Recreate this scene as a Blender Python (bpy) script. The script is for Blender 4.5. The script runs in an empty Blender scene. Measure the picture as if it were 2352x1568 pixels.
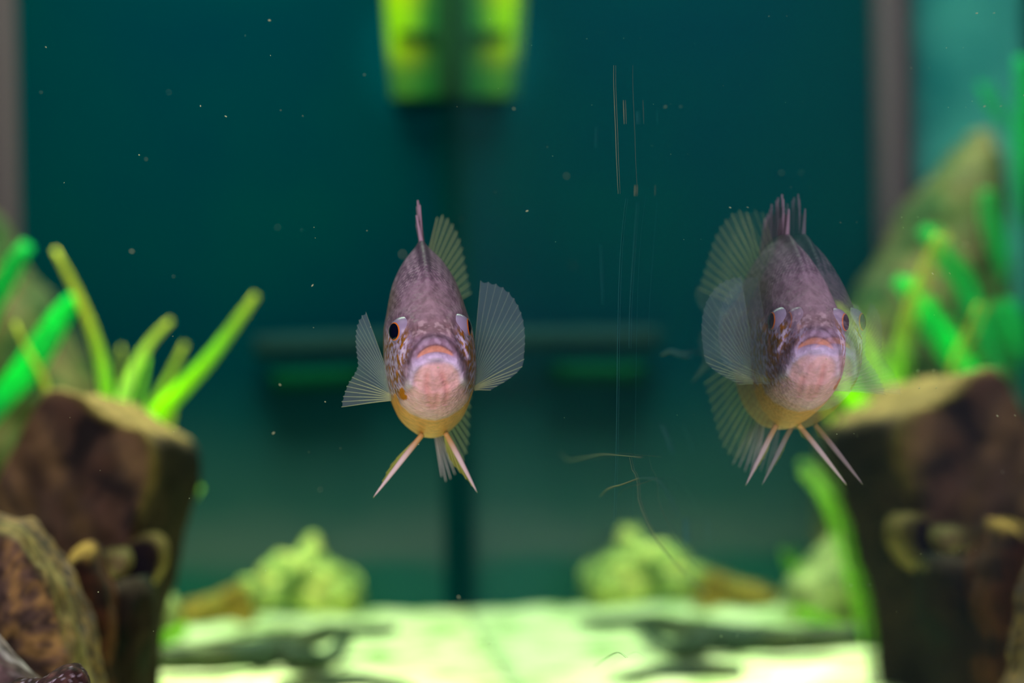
import bpy, bmesh, math, random
import numpy as np
from mathutils import Vector, Matrix, noise

random.seed(7)
S = bpy.context.scene
COL = S.collection
F = 6000.0                      # focal length in pixels of a 2352 x 1568 frame
CAMZ = 0.1580                   # lens height above the tank floor
ROLL = math.radians(1.2)
FOCUS = 0.7826

# ------------------------------------------------------------------ camera
cd = bpy.data.cameras.new('camera')
cam = bpy.data.objects.new('camera', cd); COL.objects.link(cam)
cd.sensor_width = 36.0
cd.lens = 36.0 * F / 2352.0
cd.clip_start = 0.01
cd.dof.use_dof = True
cd.dof.focus_distance = FOCUS
cd.dof.aperture_fstop = cd.lens / 1000.0 / 0.0150
c_, s_ = math.cos(ROLL), math.sin(ROLL)
cam.matrix_world = Matrix(((c_, s_, 0, 0), (0, 0, -1, 0), (-s_, c_, 0, CAMZ), (0, 0, 0, 1)))
S.camera = cam

# ------------------------------------------------------------------ colour management, world, lamps
S.view_settings.view_transform = 'Standard'
S.view_settings.look = 'None'
S.view_settings.gamma = 1
S.view_settings.use_curve_mapping = False
S.view_settings.exposure = 0.0
S.cycles.use_denoising = True
S.cycles.max_bounces = 10
S.cycles.transparent_max_bounces = 24
S.cycles.caustics_reflective = False
S.cycles.caustics_refractive = False

w = bpy.data.worlds.new('room_light'); S.world = w; w.use_nodes = True
w.node_tree.nodes['Background'].inputs[0].default_value = (0.72, 0.74, 1.0, 1)
w.node_tree.nodes['Background'].inputs[1].default_value = 0.30

def area(name, loc, target, size, power, color, spread=180):
    l = bpy.data.lights.new(name, 'AREA'); l.shape = 'RECTANGLE'; l.size, l.size_y = size
    l.energy = power; l.color = color; l.spread = math.radians(spread)
    o = bpy.data.objects.new(name, l); COL.objects.link(o)
    o.location = loc
    o.rotation_euler = (Vector(target) - Vector(loc)).to_track_quat('-Z', 'Y').to_euler()
    return o
area('tank_lamp_back', (-0.10, 1.34, 0.66), (-0.10, 1.33, 0), (0.34, 0.22), 4.4, (0.68, 1.0, 0.64), 110)
area('tank_lamp_front', (-0.06, 0.72, 0.70), (-0.06, 0.80, 0.15), (0.4, 0.3), 0.7, (1.0, 0.93, 0.95))
area('plant_fill_lamp', (-0.21, 1.32, 0.52), (-0.20, 1.17, 0.17), (0.12, 0.10), 0.85, (1.0, 1.0, 0.72), 44)  # unseen lamp added to brighten the grass blades
area('front_fill', (-0.05, -0.60, 0.30), (-0.03, 0.78, 0.15), (0.9, 0.6), 17.0, (1.0, 0.80, 0.96))  # soft fill added behind the lens to brighten the fish from low in front

sl = bpy.data.lights.new('box_fill_spot', 'SPOT'); sl.energy = 14.0; sl.spot_size = math.radians(8.5); sl.spot_blend = 0.7; sl.shadow_soft_size = 0.01; sl.color = (0.95, 1.0, 0.7)  # unseen narrow spot added to light up the corner box
so = bpy.data.objects.new('box_fill_spot', sl); COL.objects.link(so); so.location = (-0.07, 1.05, 0.60)
so.rotation_euler = (Vector((-0.052, 1.50, 0.352)) - so.location).to_track_quat('-Z', 'Y').to_euler()

# ------------------------------------------------------------------ frames of reference
AM = math.radians(5.02)          # the side glass runs away from the lens at this angle
CORNER = Vector((-0.0337, 1.544, 0.0))
ALONG = Vector((math.sin(AM), -math.cos(AM), 0))    # from the back corner towards the viewer
ACROSS = Vector((-math.cos(AM), -math.sin(AM), 0))  # from the back corner to the left

def W(u, v, z=0.0):
    return CORNER + ACROSS * u + ALONG * v + Vector((0, 0, z))

def at(px, py, d):
    """the point seen at a pixel of the photograph, d metres from the lens"""
    x = (px - 1176) / F * d; z = (784 - py) / F * d
    return Vector((x * c_ + z * s_, d, CAMZ - x * s_ + z * c_))

def reflected(p):
    k = (p - CORNER).dot(ACROSS)
    return p - ACROSS * (2 * k)

def at_mirror(px, py, d):
    """the point whose image in the side glass is seen at a pixel"""
    return reflected(at(px, py, d))

def lin(r, g, b):
    f = lambda c: (c / 255 / 12.92) if c <= 10 else ((c / 255 + 0.055) / 1.055) ** 2.4
    return (f(r), f(g), f(b))

def sm(a, b, x):
    t = min(1.0, max(0.0, (x - a) / (b - a)))
    return t * t * (3 - 2 * t)

def g2(d, s): return math.exp(-d * d / (2 * s * s))

def mixc(a, b, t):
    return tuple(a[i] + (b[i] - a[i]) * t for i in range(3))

def nz(p, scale, off=0.0):
    return noise.noise(Vector((p[0] * scale + off, p[1] * scale + off * 1.7, p[2] * scale - off)))

def fbm(p, scale, off=0.0, n=4):
    v, a = 0.0, 1.0
    for i in range(n):
        v += a * nz(p, scale * 2 ** i, off + 3.1 * i); a *= 0.5
    return v

# ------------------------------------------------------------------ materials
def new_mat(name):
    m = bpy.data.materials.new(name); m.use_nodes = True
    return m, m.node_tree, m.node_tree.nodes['Principled BSDF']

def plain(name, col, rough=0.6, spec=0.4):
    m, t, b = new_mat(name)
    b.inputs['Base Color'].default_value = (*col, 1); b.inputs['Roughness'].default_value = rough
    b.inputs['Specular IOR Level'].default_value = spec
    return m

def noisy(name, cols, scale, rough=0.8, bump=0.0, detail=6.0, spec=0.3, stretch=(1, 1, 1), bump_scale=None):
    """colour ramp over noise in object space; cols = [(pos, rgb), ...]"""
    m, t, b = new_mat(name)
    tc = t.nodes.new('ShaderNodeTexCoord'); mp = t.nodes.new('ShaderNodeMapping')
    mp.inputs['Scale'].default_value = stretch
    t.links.new(tc.outputs['Object'], mp.inputs['Vector'])
    n = t.nodes.new('ShaderNodeTexNoise'); n.inputs['Scale'].default_value = scale; n.inputs['Detail'].default_value = detail
    t.links.new(mp.outputs[0], n.inputs['Vector'])
    r = t.nodes.new('ShaderNodeValToRGB')
    e = r.color_ramp.elements
    while len(e) < len(cols): e.new(0.5)
    for i, (p, c) in enumerate(cols):
        e[i].position = p; e[i].color = (*c, 1)
    t.links.new(n.outputs['Fac'], r.inputs[0]); t.links.new(r.outputs[0], b.inputs['Base Color'])
    b.inputs['Roughness'].default_value = rough; b.inputs['Specular IOR Level'].default_value = spec
    if bump:
        n2 = t.nodes.new('ShaderNodeTexNoise'); n2.inputs['Scale'].default_value = bump_scale or scale * 2; n2.inputs['Detail'].default_value = 5
        t.links.new(tc.outputs['Object'], n2.inputs['Vector'])
        bp = t.nodes.new('ShaderNodeBump'); bp.inputs['Strength'].default_value = bump; bp.inputs['Distance'].default_value = 0.003
        t.links.new(n2.outputs['Fac'], bp.inputs['Height']); t.links.new(bp.outputs[0], b.inputs['Normal'])
    return m

def coloured(name, rough=0.8, spec=0.3, nscale=None, namt=0.35, bump=0.0, bscale=300, translucent=0.0, voronoi=0, bdist=0.002):
    """albedo from the mesh's 'Col' attribute, broken up by noise"""
    m, t, b = new_mat(name)
    a = t.nodes.new('ShaderNodeAttribute'); a.attribute_name = 'Col'
    out = a.outputs['Color']
    tc = t.nodes.new('ShaderNodeTexCoord')
    if nscale:
        n = t.nodes.new('ShaderNodeTexNoise'); n.inputs['Scale'].default_value = nscale; n.inputs['Detail'].default_value = 5
        t.links.new(tc.outputs['Object'], n.inputs['Vector'])
        mr = t.nodes.new('ShaderNodeMapRange'); mr.inputs[1].default_value = 0.3; mr.inputs[2].default_value = 0.7
        mr.inputs[3].default_value = 1 - namt; mr.inputs[4].default_value = 1 + namt
        t.links.new(n.outputs['Fac'], mr.inputs[0])
        mx = t.nodes.new('ShaderNodeMix'); mx.data_type = 'RGBA'; mx.blend_type = 'MULTIPLY'; mx.inputs[0].default_value = 1
        t.links.new(out, mx.inputs[6]); t.links.new(mr.outputs[0], mx.inputs[7]); out = mx.outputs[2]
    t.links.new(out, b.inputs['Base Color'])
    b.inputs['Roughness'].default_value = rough; b.inputs['Specular IOR Level'].default_value = spec
    if bump:
        if voronoi:
            n2 = t.nodes.new('ShaderNodeTexVoronoi'); n2.inputs['Scale'].default_value = bscale; h = n2.outputs['Distance']
        else:
            n2 = t.nodes.new('ShaderNodeTexNoise'); n2.inputs['Scale'].default_value = bscale; n2.inputs['Detail'].default_value = 4; h = n2.outputs['Fac']
        t.links.new(tc.outputs['Object'], n2.inputs['Vector'])
        bp = t.nodes.new('ShaderNodeBump'); bp.inputs['Strength'].default_value = bump; bp.inputs['Distance'].default_value = bdist
        t.links.new(h, bp.inputs['Height']); t.links.new(bp.outputs[0], b.inputs['Normal'])
    if translucent:
        tr = t.nodes.new('ShaderNodeBsdfTranslucent'); t.links.new(out, tr.inputs['Color'])
        ms = t.nodes.new('ShaderNodeMixShader'); ms.inputs[0].default_value = translucent
        t.links.new(b.outputs[0], ms.inputs[1]); t.links.new(tr.outputs[0], ms.inputs[2])
        t.links.new(ms.outputs[0], t.nodes['Material Output'].inputs['Surface'])
    return m

def membrane(name, col, opacity):
    m, t, b = new_mat(name)
    t.nodes.remove(b)
    tp = t.nodes.new('ShaderNodeBsdfTransparent')
    df = t.nodes.new('ShaderNodeBsdfDiffuse'); df.inputs[0].default_value = (*col, 1)
    tl = t.nodes.new('ShaderNodeBsdfTranslucent'); tl.inputs[0].default_value = (*col, 1)
    m1 = t.nodes.new('ShaderNodeMixShader'); m1.inputs[0].default_value = 0.5
    t.links.new(df.outputs[0], m1.inputs[1]); t.links.new(tl.outputs[0], m1.inputs[2])
    m2 = t.nodes.new('ShaderNodeMixShader'); m2.inputs[0].default_value = opacity
    t.links.new(tp.outputs[0], m2.inputs[1]); t.links.new(m1.outputs[0], m2.inputs[2])
    t.links.new(m2.outputs[0], t.nodes['Material Output'].inputs['Surface'])
    return m

# ------------------------------------------------------------------ mesh helpers
def link(name, verts, faces, mats, parent=None, cols=None, smooth=True, fmats=None, origin=None):
    me = bpy.data.meshes.new(name)
    vs = [Vector(v) for v in verts]
    if origin is not None:
        vs = [v - origin for v in vs]
    me.from_pydata([tuple(v) for v in vs], [], faces)
    for m in (mats if isinstance(mats, (list, tuple)) else [mats]): me.materials.append(m)
    if fmats is not None: me.polygons.foreach_set('material_index', fmats)
    me.polygons.foreach_set('use_smooth', [smooth] * len(me.polygons))
    if cols is not None:
        at_ = me.color_attributes.new('Col', 'FLOAT_COLOR', 'POINT')
        at_.data.foreach_set('color', [c for q in cols for c in (*q, 1.0)])
    bm = bmesh.new(); bm.from_mesh(me)
    bmesh.ops.recalc_face_normals(bm, faces=bm.faces)
    bm.to_mesh(me); bm.free()
    o = bpy.data.objects.new(name, me); COL.objects.link(o)
    if origin is not None: o.location = origin
    if parent is not None:
        o.parent = parent
        if origin is not None: o.location = origin - parent.location
    return o

def tag(o, label, cat, group=None, kind=None):
    o['label'] = label; o['category'] = cat
    if group: o['group'] = group
    if kind: o['kind'] = kind
    return o

def empty(name, loc):
    o = bpy.data.objects.new(name, None); COL.objects.link(o); o.location = loc; o.empty_display_size = 0.01
    return o

def structure(o):
    o['kind'] = 'structure'; return o

def resample(pts, n, closed=False):
    P = [Vector(p) for p in pts]
    if closed: P = P + [P[0]]
    k = len(P)
    L = [0.0]
    for i in range(1, k): L.append(L[-1] + (P[i] - P[i - 1]).length)
    def cr(i, t):
        g = lambda j: P[j % (k - 1)] if closed else P[min(max(j, 0), k - 1)]
        a, b, c, d = g(i - 1), g(i), g(i + 1), g(i + 2)
        return 0.5 * ((2 * b) + (c - a) * t + (2 * a - 5 * b + 4 * c - d) * t * t + (3 * b - a - 3 * c + d) * t ** 3)
    out = []
    m = n if closed else n - 1
    for q in range(n):
        s = L[-1] * q / m
        i = 0
        while i < k - 2 and L[i + 1] < s: i += 1
        t = (s - L[i]) / max(1e-9, L[i + 1] - L[i])
        out.append(cr(i, min(1, t)))
    return out

def tube(pts, radii, seg=8, flat=1.0, upv=Vector((0, -1, 0)), base=0, closed_ends=True):
    """verts, faces of a tapered tube; flat squeezes it along upv-ish direction"""
    V, Fc = [], []
    n = len(pts)
    for i, p in enumerate(pts):
        tdir = (pts[min(i + 1, n - 1)] - pts[max(i - 1, 0)]).normalized()
        a = tdir.cross(upv)
        if a.length < 1e-5: a = tdir.cross(Vector((1, 0, 0)))
        a.normalize(); b = a.cross(tdir).normalized()
        for j in range(seg):
            an = 2 * math.pi * j / seg
            V.append(p + a * (math.cos(an) * radii[i]) + b * (math.sin(an) * radii[i] * flat))
    for i in range(n - 1):
        for j in range(seg):
            q = base + i * seg + j; r = base + i * seg + (j + 1) % seg
            Fc.append((q, r, r + seg, q + seg))
    if closed_ends:
        Fc.append(tuple(base + j for j in range(seg)))
        Fc.append(tuple(base + (n - 1) * seg + j for j in range(seg)))
    return V, Fc

# ================================================================== THE TANK
TW, TL, TH = 0.345, 1.30, 0.62
def box_uv(u0, u1, v0, v1, z0, z1):
    V = [W(u, v, z) for z in (z0, z1) for v in (v0, v1) for u in (u0, u1)]
    Fc = [(0, 1, 3, 2), (4, 6, 7, 5), (0, 4, 5, 1), (2, 3, 7, 6), (0, 2, 6, 4), (1, 5, 7, 3)]
    return V, Fc

# back panel: dark teal paint with a pale band painted in for a blurred reflection
m, t, b = new_mat('teal_back_panel')
tc = t.nodes.new('ShaderNodeTexCoord')
n = t.nodes.new('ShaderNodeTexNoise'); n.inputs['Scale'].default_value = 7.0; n.inputs['Detail'].default_value = 3
t.links.new(tc.outputs['Object'], n.inputs['Vector'])
r = t.nodes.new('ShaderNodeValToRGB')
r.color_ramp.elements[0].position = 0.30; r.color_ramp.elements[0].color = (0.0, 0.022, 0.041, 1)
r.color_ramp.elements[1].position = 0.72; r.color_ramp.elements[1].color = (0.0, 0.033, 0.040, 1)
t.links.new(n.outputs['Fac'], r.inputs[0])
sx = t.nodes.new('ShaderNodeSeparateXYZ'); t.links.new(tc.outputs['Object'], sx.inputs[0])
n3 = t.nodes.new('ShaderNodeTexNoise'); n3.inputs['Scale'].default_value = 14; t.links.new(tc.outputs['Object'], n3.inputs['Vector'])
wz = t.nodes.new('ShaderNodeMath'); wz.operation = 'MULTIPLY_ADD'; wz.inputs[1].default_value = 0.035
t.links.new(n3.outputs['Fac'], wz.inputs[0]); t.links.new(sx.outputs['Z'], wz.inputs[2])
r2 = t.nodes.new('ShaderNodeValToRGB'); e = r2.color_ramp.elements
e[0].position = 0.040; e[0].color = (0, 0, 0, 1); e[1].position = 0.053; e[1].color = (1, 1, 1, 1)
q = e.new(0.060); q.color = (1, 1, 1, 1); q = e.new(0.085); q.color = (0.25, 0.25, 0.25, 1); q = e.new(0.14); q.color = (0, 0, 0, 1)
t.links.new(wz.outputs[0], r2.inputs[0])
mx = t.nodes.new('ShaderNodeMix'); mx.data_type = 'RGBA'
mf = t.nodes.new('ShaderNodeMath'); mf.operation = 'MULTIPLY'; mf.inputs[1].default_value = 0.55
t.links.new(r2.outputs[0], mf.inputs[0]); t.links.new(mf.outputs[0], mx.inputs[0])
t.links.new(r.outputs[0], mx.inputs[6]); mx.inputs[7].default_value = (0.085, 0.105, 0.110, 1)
# greener, lighter lower part: floor bounce light painted into the colour
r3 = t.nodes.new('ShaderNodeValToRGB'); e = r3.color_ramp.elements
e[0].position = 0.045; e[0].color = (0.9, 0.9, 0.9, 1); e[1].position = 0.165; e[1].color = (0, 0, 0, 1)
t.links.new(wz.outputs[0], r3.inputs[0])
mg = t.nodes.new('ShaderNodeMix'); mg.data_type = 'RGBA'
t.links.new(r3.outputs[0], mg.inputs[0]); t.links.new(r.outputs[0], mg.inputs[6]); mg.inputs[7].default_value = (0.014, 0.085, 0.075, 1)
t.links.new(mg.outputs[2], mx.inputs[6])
t.links.new(mx.outputs[2], b.inputs['Base Color'])
b.inputs['Roughness'].default_value = 0.9; b.inputs['Specular IOR Level'].default_value = 0.0
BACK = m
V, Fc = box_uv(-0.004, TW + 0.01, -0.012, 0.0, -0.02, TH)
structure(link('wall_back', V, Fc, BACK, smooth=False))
V, Fc = box_uv(TW, TW + 0.01, 0.0, TL, -0.02, TH)
structure(link('wall_left', V, Fc, plain('teal_side_panel', (0.0, 0.020, 0.026), 0.9, 0.0), smooth=False))

# paler turquoise strip on the back panel's far left end
V, Fc = box_uv(0.268, TW - 0.001, 0.0, 0.003, 0.0, TH)
structure(link('trim_1', V, Fc, noisy('turquoise_strip', [(0.38, lin(20, 100, 106)), (0.62, lin(72, 150, 146))], 9, 0.9, spec=0.0), smooth=False))

V, Fc = box_uv(0.0002, 0.009, 0.0, 0.004, 0.0, TH)
structure(link('trim_2', V, Fc, plain('dark_corner_seal', (0.0, 0.026, 0.029), 0.9, 0.0), smooth=False))

# right wall: thick glass seen at a shallow angle, so both of its faces mirror the tank
m, t, b = new_mat('side_glass_inner_face'); t.nodes.remove(b)
gl = t.nodes.new('ShaderNodeBsdfGlossy'); gl.inputs['Roughness'].default_value = 0.0; gl.inputs['Color'].default_value = (0.92, 0.96, 1.0, 1)
tp = t.nodes.new('ShaderNodeBsdfTransparent')
a1 = t.nodes.new('ShaderNodeMixShader'); ge = t.nodes.new('ShaderNodeNewGeometry'); ma = t.nodes.new('ShaderNodeMath'); ma.operation = 'MULTIPLY_ADD'
ma.inputs[1].default_value = -0.65; ma.inputs[2].default_value = 0.65     # seen from inside the glass, the far face alone mirrors
t.links.new(ge.outputs['Backfacing'], ma.inputs[0]); t.links.new(ma.outputs[0], a1.inputs[0])
t.links.new(tp.outputs[0], a1.inputs[1]); t.links.new(gl.outputs[0], a1.inputs[2])
df = t.nodes.new('ShaderNodeBsdfDiffuse'); df.inputs[0].default_value = (0.12, 0.24, 0.34, 1)
a2 = t.nodes.new('ShaderNodeMixShader'); a2.inputs[0].default_value = 0.035
t.links.new(a1.outputs[0], a2.inputs[1]); t.links.new(df.outputs[0], a2.inputs[2])
t.links.new(a2.outputs[0], t.nodes['Material Output'].inputs['Surface'])
G_IN = m
m, t, b = new_mat('side_glass_outer_face'); t.nodes.remove(b)
gl = t.nodes.new('ShaderNodeBsdfGlossy'); gl.inputs['Roughness'].default_value = 0.0; gl.inputs['Color'].default_value = (0.86, 0.93, 0.97, 1)
t.links.new(gl.outputs[0], t.nodes['Material Output'].inputs['Surface'])
G_OUT = m
GT = 0.0026
V, Fc = box_uv(-GT, 0.0, 0.0005, TL, 0.0, TH)
side = structure(link('wall_right', V, Fc, [G_IN, G_OUT, plain('dark_glass_edge', (0.0, 0.012, 0.016), 0.9, 0.0)], smooth=False))
for p in side.data.polygons:
    u = sum((side.data.vertices[i].co - CORNER).dot(ACROSS) for i in p.vertices) / 4
    p.material_index = 0 if u > -GT * 0.1 else (1 if u < -GT * 0.9 else 2)

# sand floor
SAND = noisy('pale_sand', [(0.30, lin(110, 136, 74)), (0.45, lin(196, 212, 148)), (0.58, lin(236, 240, 190)), (0.72, lin(160, 160, 96))], 38, 0.95, 0.5, 8, 0.1, bump_scale=260)
NU, NV = 70, 150
V, Fc, = [], []
for j in range(NV + 1):
    for i in range(NU + 1):
        u = TW * i / NU; v = TL * j / NV
        p = W(u, v)
        h = 0.0016 * fbm(p, 22, 2.0) + 0.0014 * nz(p, 60, 9)
        V.append(W(u, v, h))
for j in range(NV):
    for i in range(NU):
        a = j * (NU + 1) + i
        Fc.append((a, a + 1, a + NU + 2, a + NU + 1))
nb = len(V)
V += [W(0, 0, -0.02), W(TW, 0, -0.02), W(TW, TL, -0.02), W(0, TL, -0.02)]
Fc.append((nb, nb + 3, nb + 2, nb + 1))
structure(link('floor', V, Fc, SAND))

# ================================================================== STONES
def solid(name, outline, d, thick, mat, colour, shear=(0, 0), power=3.0, rough=0.003, nscale=60, parent=None, n=110, layers=26, mirror=False, lump=0.0, lscale=40, smooth_outline=True, yaw=0.0):
    """a body with the given front outline (photo pixels at d metres), rounded off over its real thickness"""
    f = at_mirror if mirror else at
    pts = [f(x, y, d) for x, y in outline]
    P = resample(pts, n, True) if smooth_outline else pts
    cen = sum(P, Vector()) / len(P)
    ups = []
    for i in range(len(P)):
        tg = (P[(i + 2) % len(P)] - P[i - 2]); nn = Vector((-tg.z, 0, tg.x)).normalized()
        if nn.dot(P[i] - cen) < 0: nn = -nn
        ups.append(nn.z)
    V, Cc, Fc = [], [], []
    hx = Vector((1, 0, 0)); hz = Vector((0, 0, 1))
    sh = hx * shear[0] * d / F - hz * shear[1] * d / F
    ts = []
    for k in range(layers + 1):
        an = math.pi * k / layers
        y = -math.cos(an); ts.append(y)
    ts = [(1 if y >= 0 else -1) * abs(y) ** 0.75 for y in ts]
    rings = []
    cap = 9
    for q in range(1, cap):                     # front cap
        rings.append((-1.0, q / cap, True))
    for y in ts[1:-1] if power < 90 else ts:
        s = max(0.0, 1 - abs(y) ** power) ** (1 / power)
        rings.append((y, None, s))
    front_s = [r[2] for r in rings if r[1] is None][0]
    allr = []
    for (y, q, s) in rings:
        if q is not None: allr.append((ts[1], front_s * q))
        else: allr.append((y, s))
    for q in range(cap - 1, 0, -1): allr.append((ts[-2], front_s * q / cap))
    cy, sy = math.cos(yaw), math.sin(yaw)
    for (y, s) in allr:
        for p in P:
            v = cen + (p - cen) * s + Vector((0, y * thick / 2, 0)) + sh * (y + 1) / 2
            if yaw:
                r = v - cen; v = cen + Vector((r.x * cy - r.y * sy, r.x * sy + r.y * cy, r.z))
            out = (v - cen); 
            nn = Vector((out.x, out.y * 1.0, out.z)); nn.normalize()
            v = v + nn * (rough * fbm(v, nscale, 1.3) + lump * (abs(nz(v, lscale, 4.0)) - 0.42))
            V.append(v); Cc.append(colour(v, s, y, ups[len(V) % len(P) - 1]))
    m_ = len(P)
    R = len(allr)
    for i in range(R - 1):
        for j in range(m_):
            a = i * m_ + j; b_ = i * m_ + (j + 1) % m_
            Fc.append((a, b_, b_ + m_, a + m_))
    Fc.append(tuple(range(m_))); Fc.append(tuple((R - 1) * m_ + j for j in range(m_)))
    zmin = min(v.z for v in V)
    org = Vector((cen.x, cen.y, max(zmin, -0.02)))
    return link(name, V, Fc, mat, parent, Cc, origin=org)

ROCKM = coloured('algae_stained_stone', 0.95, 0.03, 90, 0.45, 0.5, 160)
ROCKF = coloured('speckled_rough_stone', 0.85, 0.12, 170, 0.6, 0.8, 240)
MOSSM = coloured('mossy_stone', 0.95, 0.0, 120, 0.5, 0.8, 200)

dark_brown, red_brown, tan, olive = lin(62, 50, 44), lin(78, 58, 50), lin(112, 88, 62), lin(104, 90, 50)
def stump_col(v, s, y, up):
    g = fbm(Vector((v.x + v.z * 0.35, v.y * 0.4, (v.z - v.x) * 0.25)), 75, 5.0)
    c = mixc(dark_brown, red_brown, sm(-0.3, 0.5, g))
    c = mixc(c, lin(30, 26, 28), sm(0.15, 0.5, fbm(v * 1.0, 38, 8)))
    c = mixc(c, tan, 0.6 * sm(0.18, 0.6, -g) * (1 - sm(-0.6, -0.3, y)))
    c = mixc(c, lin(22, 23, 19), 0.8 * sm(-0.8, -0.5, y))  # shade painted in: flank behind the front face made darker
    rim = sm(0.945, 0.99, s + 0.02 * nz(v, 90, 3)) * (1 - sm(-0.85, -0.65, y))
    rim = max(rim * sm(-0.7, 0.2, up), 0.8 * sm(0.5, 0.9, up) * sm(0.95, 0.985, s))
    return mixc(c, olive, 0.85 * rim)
st = empty('rock', at(200, 1450, 1.16))
tag(st, 'tall dark brown flat-topped rock with green grass blades behind it', 'rock')
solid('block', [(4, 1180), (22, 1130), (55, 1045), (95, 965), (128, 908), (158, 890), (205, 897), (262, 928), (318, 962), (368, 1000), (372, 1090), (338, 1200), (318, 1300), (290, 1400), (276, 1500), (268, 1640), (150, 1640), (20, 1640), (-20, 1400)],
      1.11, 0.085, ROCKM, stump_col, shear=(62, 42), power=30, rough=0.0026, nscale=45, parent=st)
def knob_col(v, s, y, up):
    c = mixc(lin(32, 25, 26), lin(20, 18, 24), sm(-0.3, 0.4, fbm(v, 70, 2)))
    return mixc(c, lin(122, 108, 66), 0.85 * sm(0.80, 0.96, s) * (1 - sm(0.3, 0.8, y)))
solid('knob', [(300, 1245), (330, 1226), (362, 1226), (382, 1250), (384, 1290), (366, 1330), (330, 1362), (292, 1370), (262, 1340), (272, 1290)], 1.07, 0.03, ROCKM, knob_col, power=4, rough=0.001, parent=st)
def pale_col(v, s, y, up): return mixc(lin(150, 140, 92), lin(105, 92, 60), sm(-0.3, 0.5, fbm(v, 90, 2)))
solid('pale_lump', [(245, 1262), (290, 1258), (302, 1290), (285, 1318), (252, 1322), (232, 1300)], 1.050, 0.02, ROCKM, pale_col, power=2.5, rough=0.001, parent=st)
def lobe_col(v, s, y, up):
    c = mixc(lin(74, 46, 32), lin(34, 26, 24), sm(-0.25, 0.35, fbm(v, 65, 6)))
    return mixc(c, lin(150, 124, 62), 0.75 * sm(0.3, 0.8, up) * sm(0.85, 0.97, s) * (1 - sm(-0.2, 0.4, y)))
def foot_col(v, s, y, up):
    return mixc(lin(18, 26, 20), lin(36, 30, 24), sm(-0.3, 0.4, fbm(v, 50, 6)))
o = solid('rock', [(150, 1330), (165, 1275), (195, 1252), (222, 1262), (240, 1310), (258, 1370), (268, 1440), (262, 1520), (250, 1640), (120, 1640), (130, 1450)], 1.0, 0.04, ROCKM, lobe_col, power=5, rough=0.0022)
tag(o, 'small reddish-brown pointed stone leaning between the two big rocks', 'rock')
o = solid('rock', [(215, 1390), (262, 1345), (322, 1322), (350, 1350), (346, 1470), (332, 1560), (318, 1650), (180, 1650), (190, 1500)], 1.03, 0.05, ROCKM, foot_col, power=2.4, rough=0.0028)
tag(o, 'blackish green stone at the foot of the tall brown rock', 'rock')

def tex_col(v, s, y, up):
    g = fbm(v, 230, 4.0) * 1.3
    c = mixc(lin(98, 78, 60), lin(132, 104, 62), sm(-0.05, 0.35, g))
    c = mixc(c, lin(62, 50, 44), sm(0.1, 0.45, -g))
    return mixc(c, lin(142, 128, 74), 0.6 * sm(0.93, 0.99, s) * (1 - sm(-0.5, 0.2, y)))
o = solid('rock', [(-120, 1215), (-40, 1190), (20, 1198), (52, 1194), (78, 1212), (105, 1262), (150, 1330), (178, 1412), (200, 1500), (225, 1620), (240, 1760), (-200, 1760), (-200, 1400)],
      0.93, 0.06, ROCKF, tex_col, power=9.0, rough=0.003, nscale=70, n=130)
tag(o, 'rough speckled olive-brown rock in front of the tall dark rock', 'rock')

def crust_col(v, s, y, up):
    c = mixc(lin(60, 40, 40), lin(96, 66, 60), sm(-0.2, 0.4, fbm(v, 260, 4)))
    return mixc(c, lin(205, 190, 205), 0.8 * sm(0.40, 0.58, nz(v, 900, 2)))
o = solid('rock', [(30, 1566), (100, 1556), (128, 1536), (158, 1526), (184, 1534), (202, 1558), (214, 1620), (215, 1760), (-40, 1760), (-60, 1600)], 0.80, 0.03, ROCKF, crust_col, power=2.6, rough=0.0012, nscale=170, n=170, layers=40)
tag(o, 'purplish brown grainy stone tip, sharp, at the bottom edge', 'rock')
def grey_col(v, s, y, up):
    c = mixc(lin(128, 106, 104), lin(98, 80, 78), sm(-0.2, 0.4, fbm(v, 100, 7)))
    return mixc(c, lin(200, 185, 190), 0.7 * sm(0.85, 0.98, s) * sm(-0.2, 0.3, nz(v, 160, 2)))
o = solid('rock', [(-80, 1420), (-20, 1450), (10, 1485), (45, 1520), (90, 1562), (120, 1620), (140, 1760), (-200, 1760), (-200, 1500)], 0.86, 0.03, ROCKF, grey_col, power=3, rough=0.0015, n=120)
tag(o, 'pale mauve-grey stone edge sloping in at the bottom left corner', 'rock')

# mossy boulder in the back left corner
def moss_col(v, s, y, up):
    g = fbm(v, 38, 3.0)
    c = mixc(lin(82, 92, 52), lin(118, 104, 72), sm(-0.2, 0.4, g))
    c = mixc(c, lin(52, 72, 46), sm(0.0, 0.5, -g))
    return mixc(c, lin(96, 82, 72), 0.5 * sm(0.1, 0.5, nz(v, 55, 8)))
o = solid('boulder', [(-180, 330), (-120, 380), (-60, 440), (0, 515), (60, 600), (120, 690), (182, 795), (215, 900), (240, 1040), (250, 1250), (240, 1430), (60, 1440), (-190, 1440), (-222, 900), (-222, 480)],
      1.445, 0.08, MOSSM, moss_col, power=2.6, rough=0.006, nscale=30)
tag(o, 'big olive mossy boulder rising at the left edge behind the tall rock', 'boulder')

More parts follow.
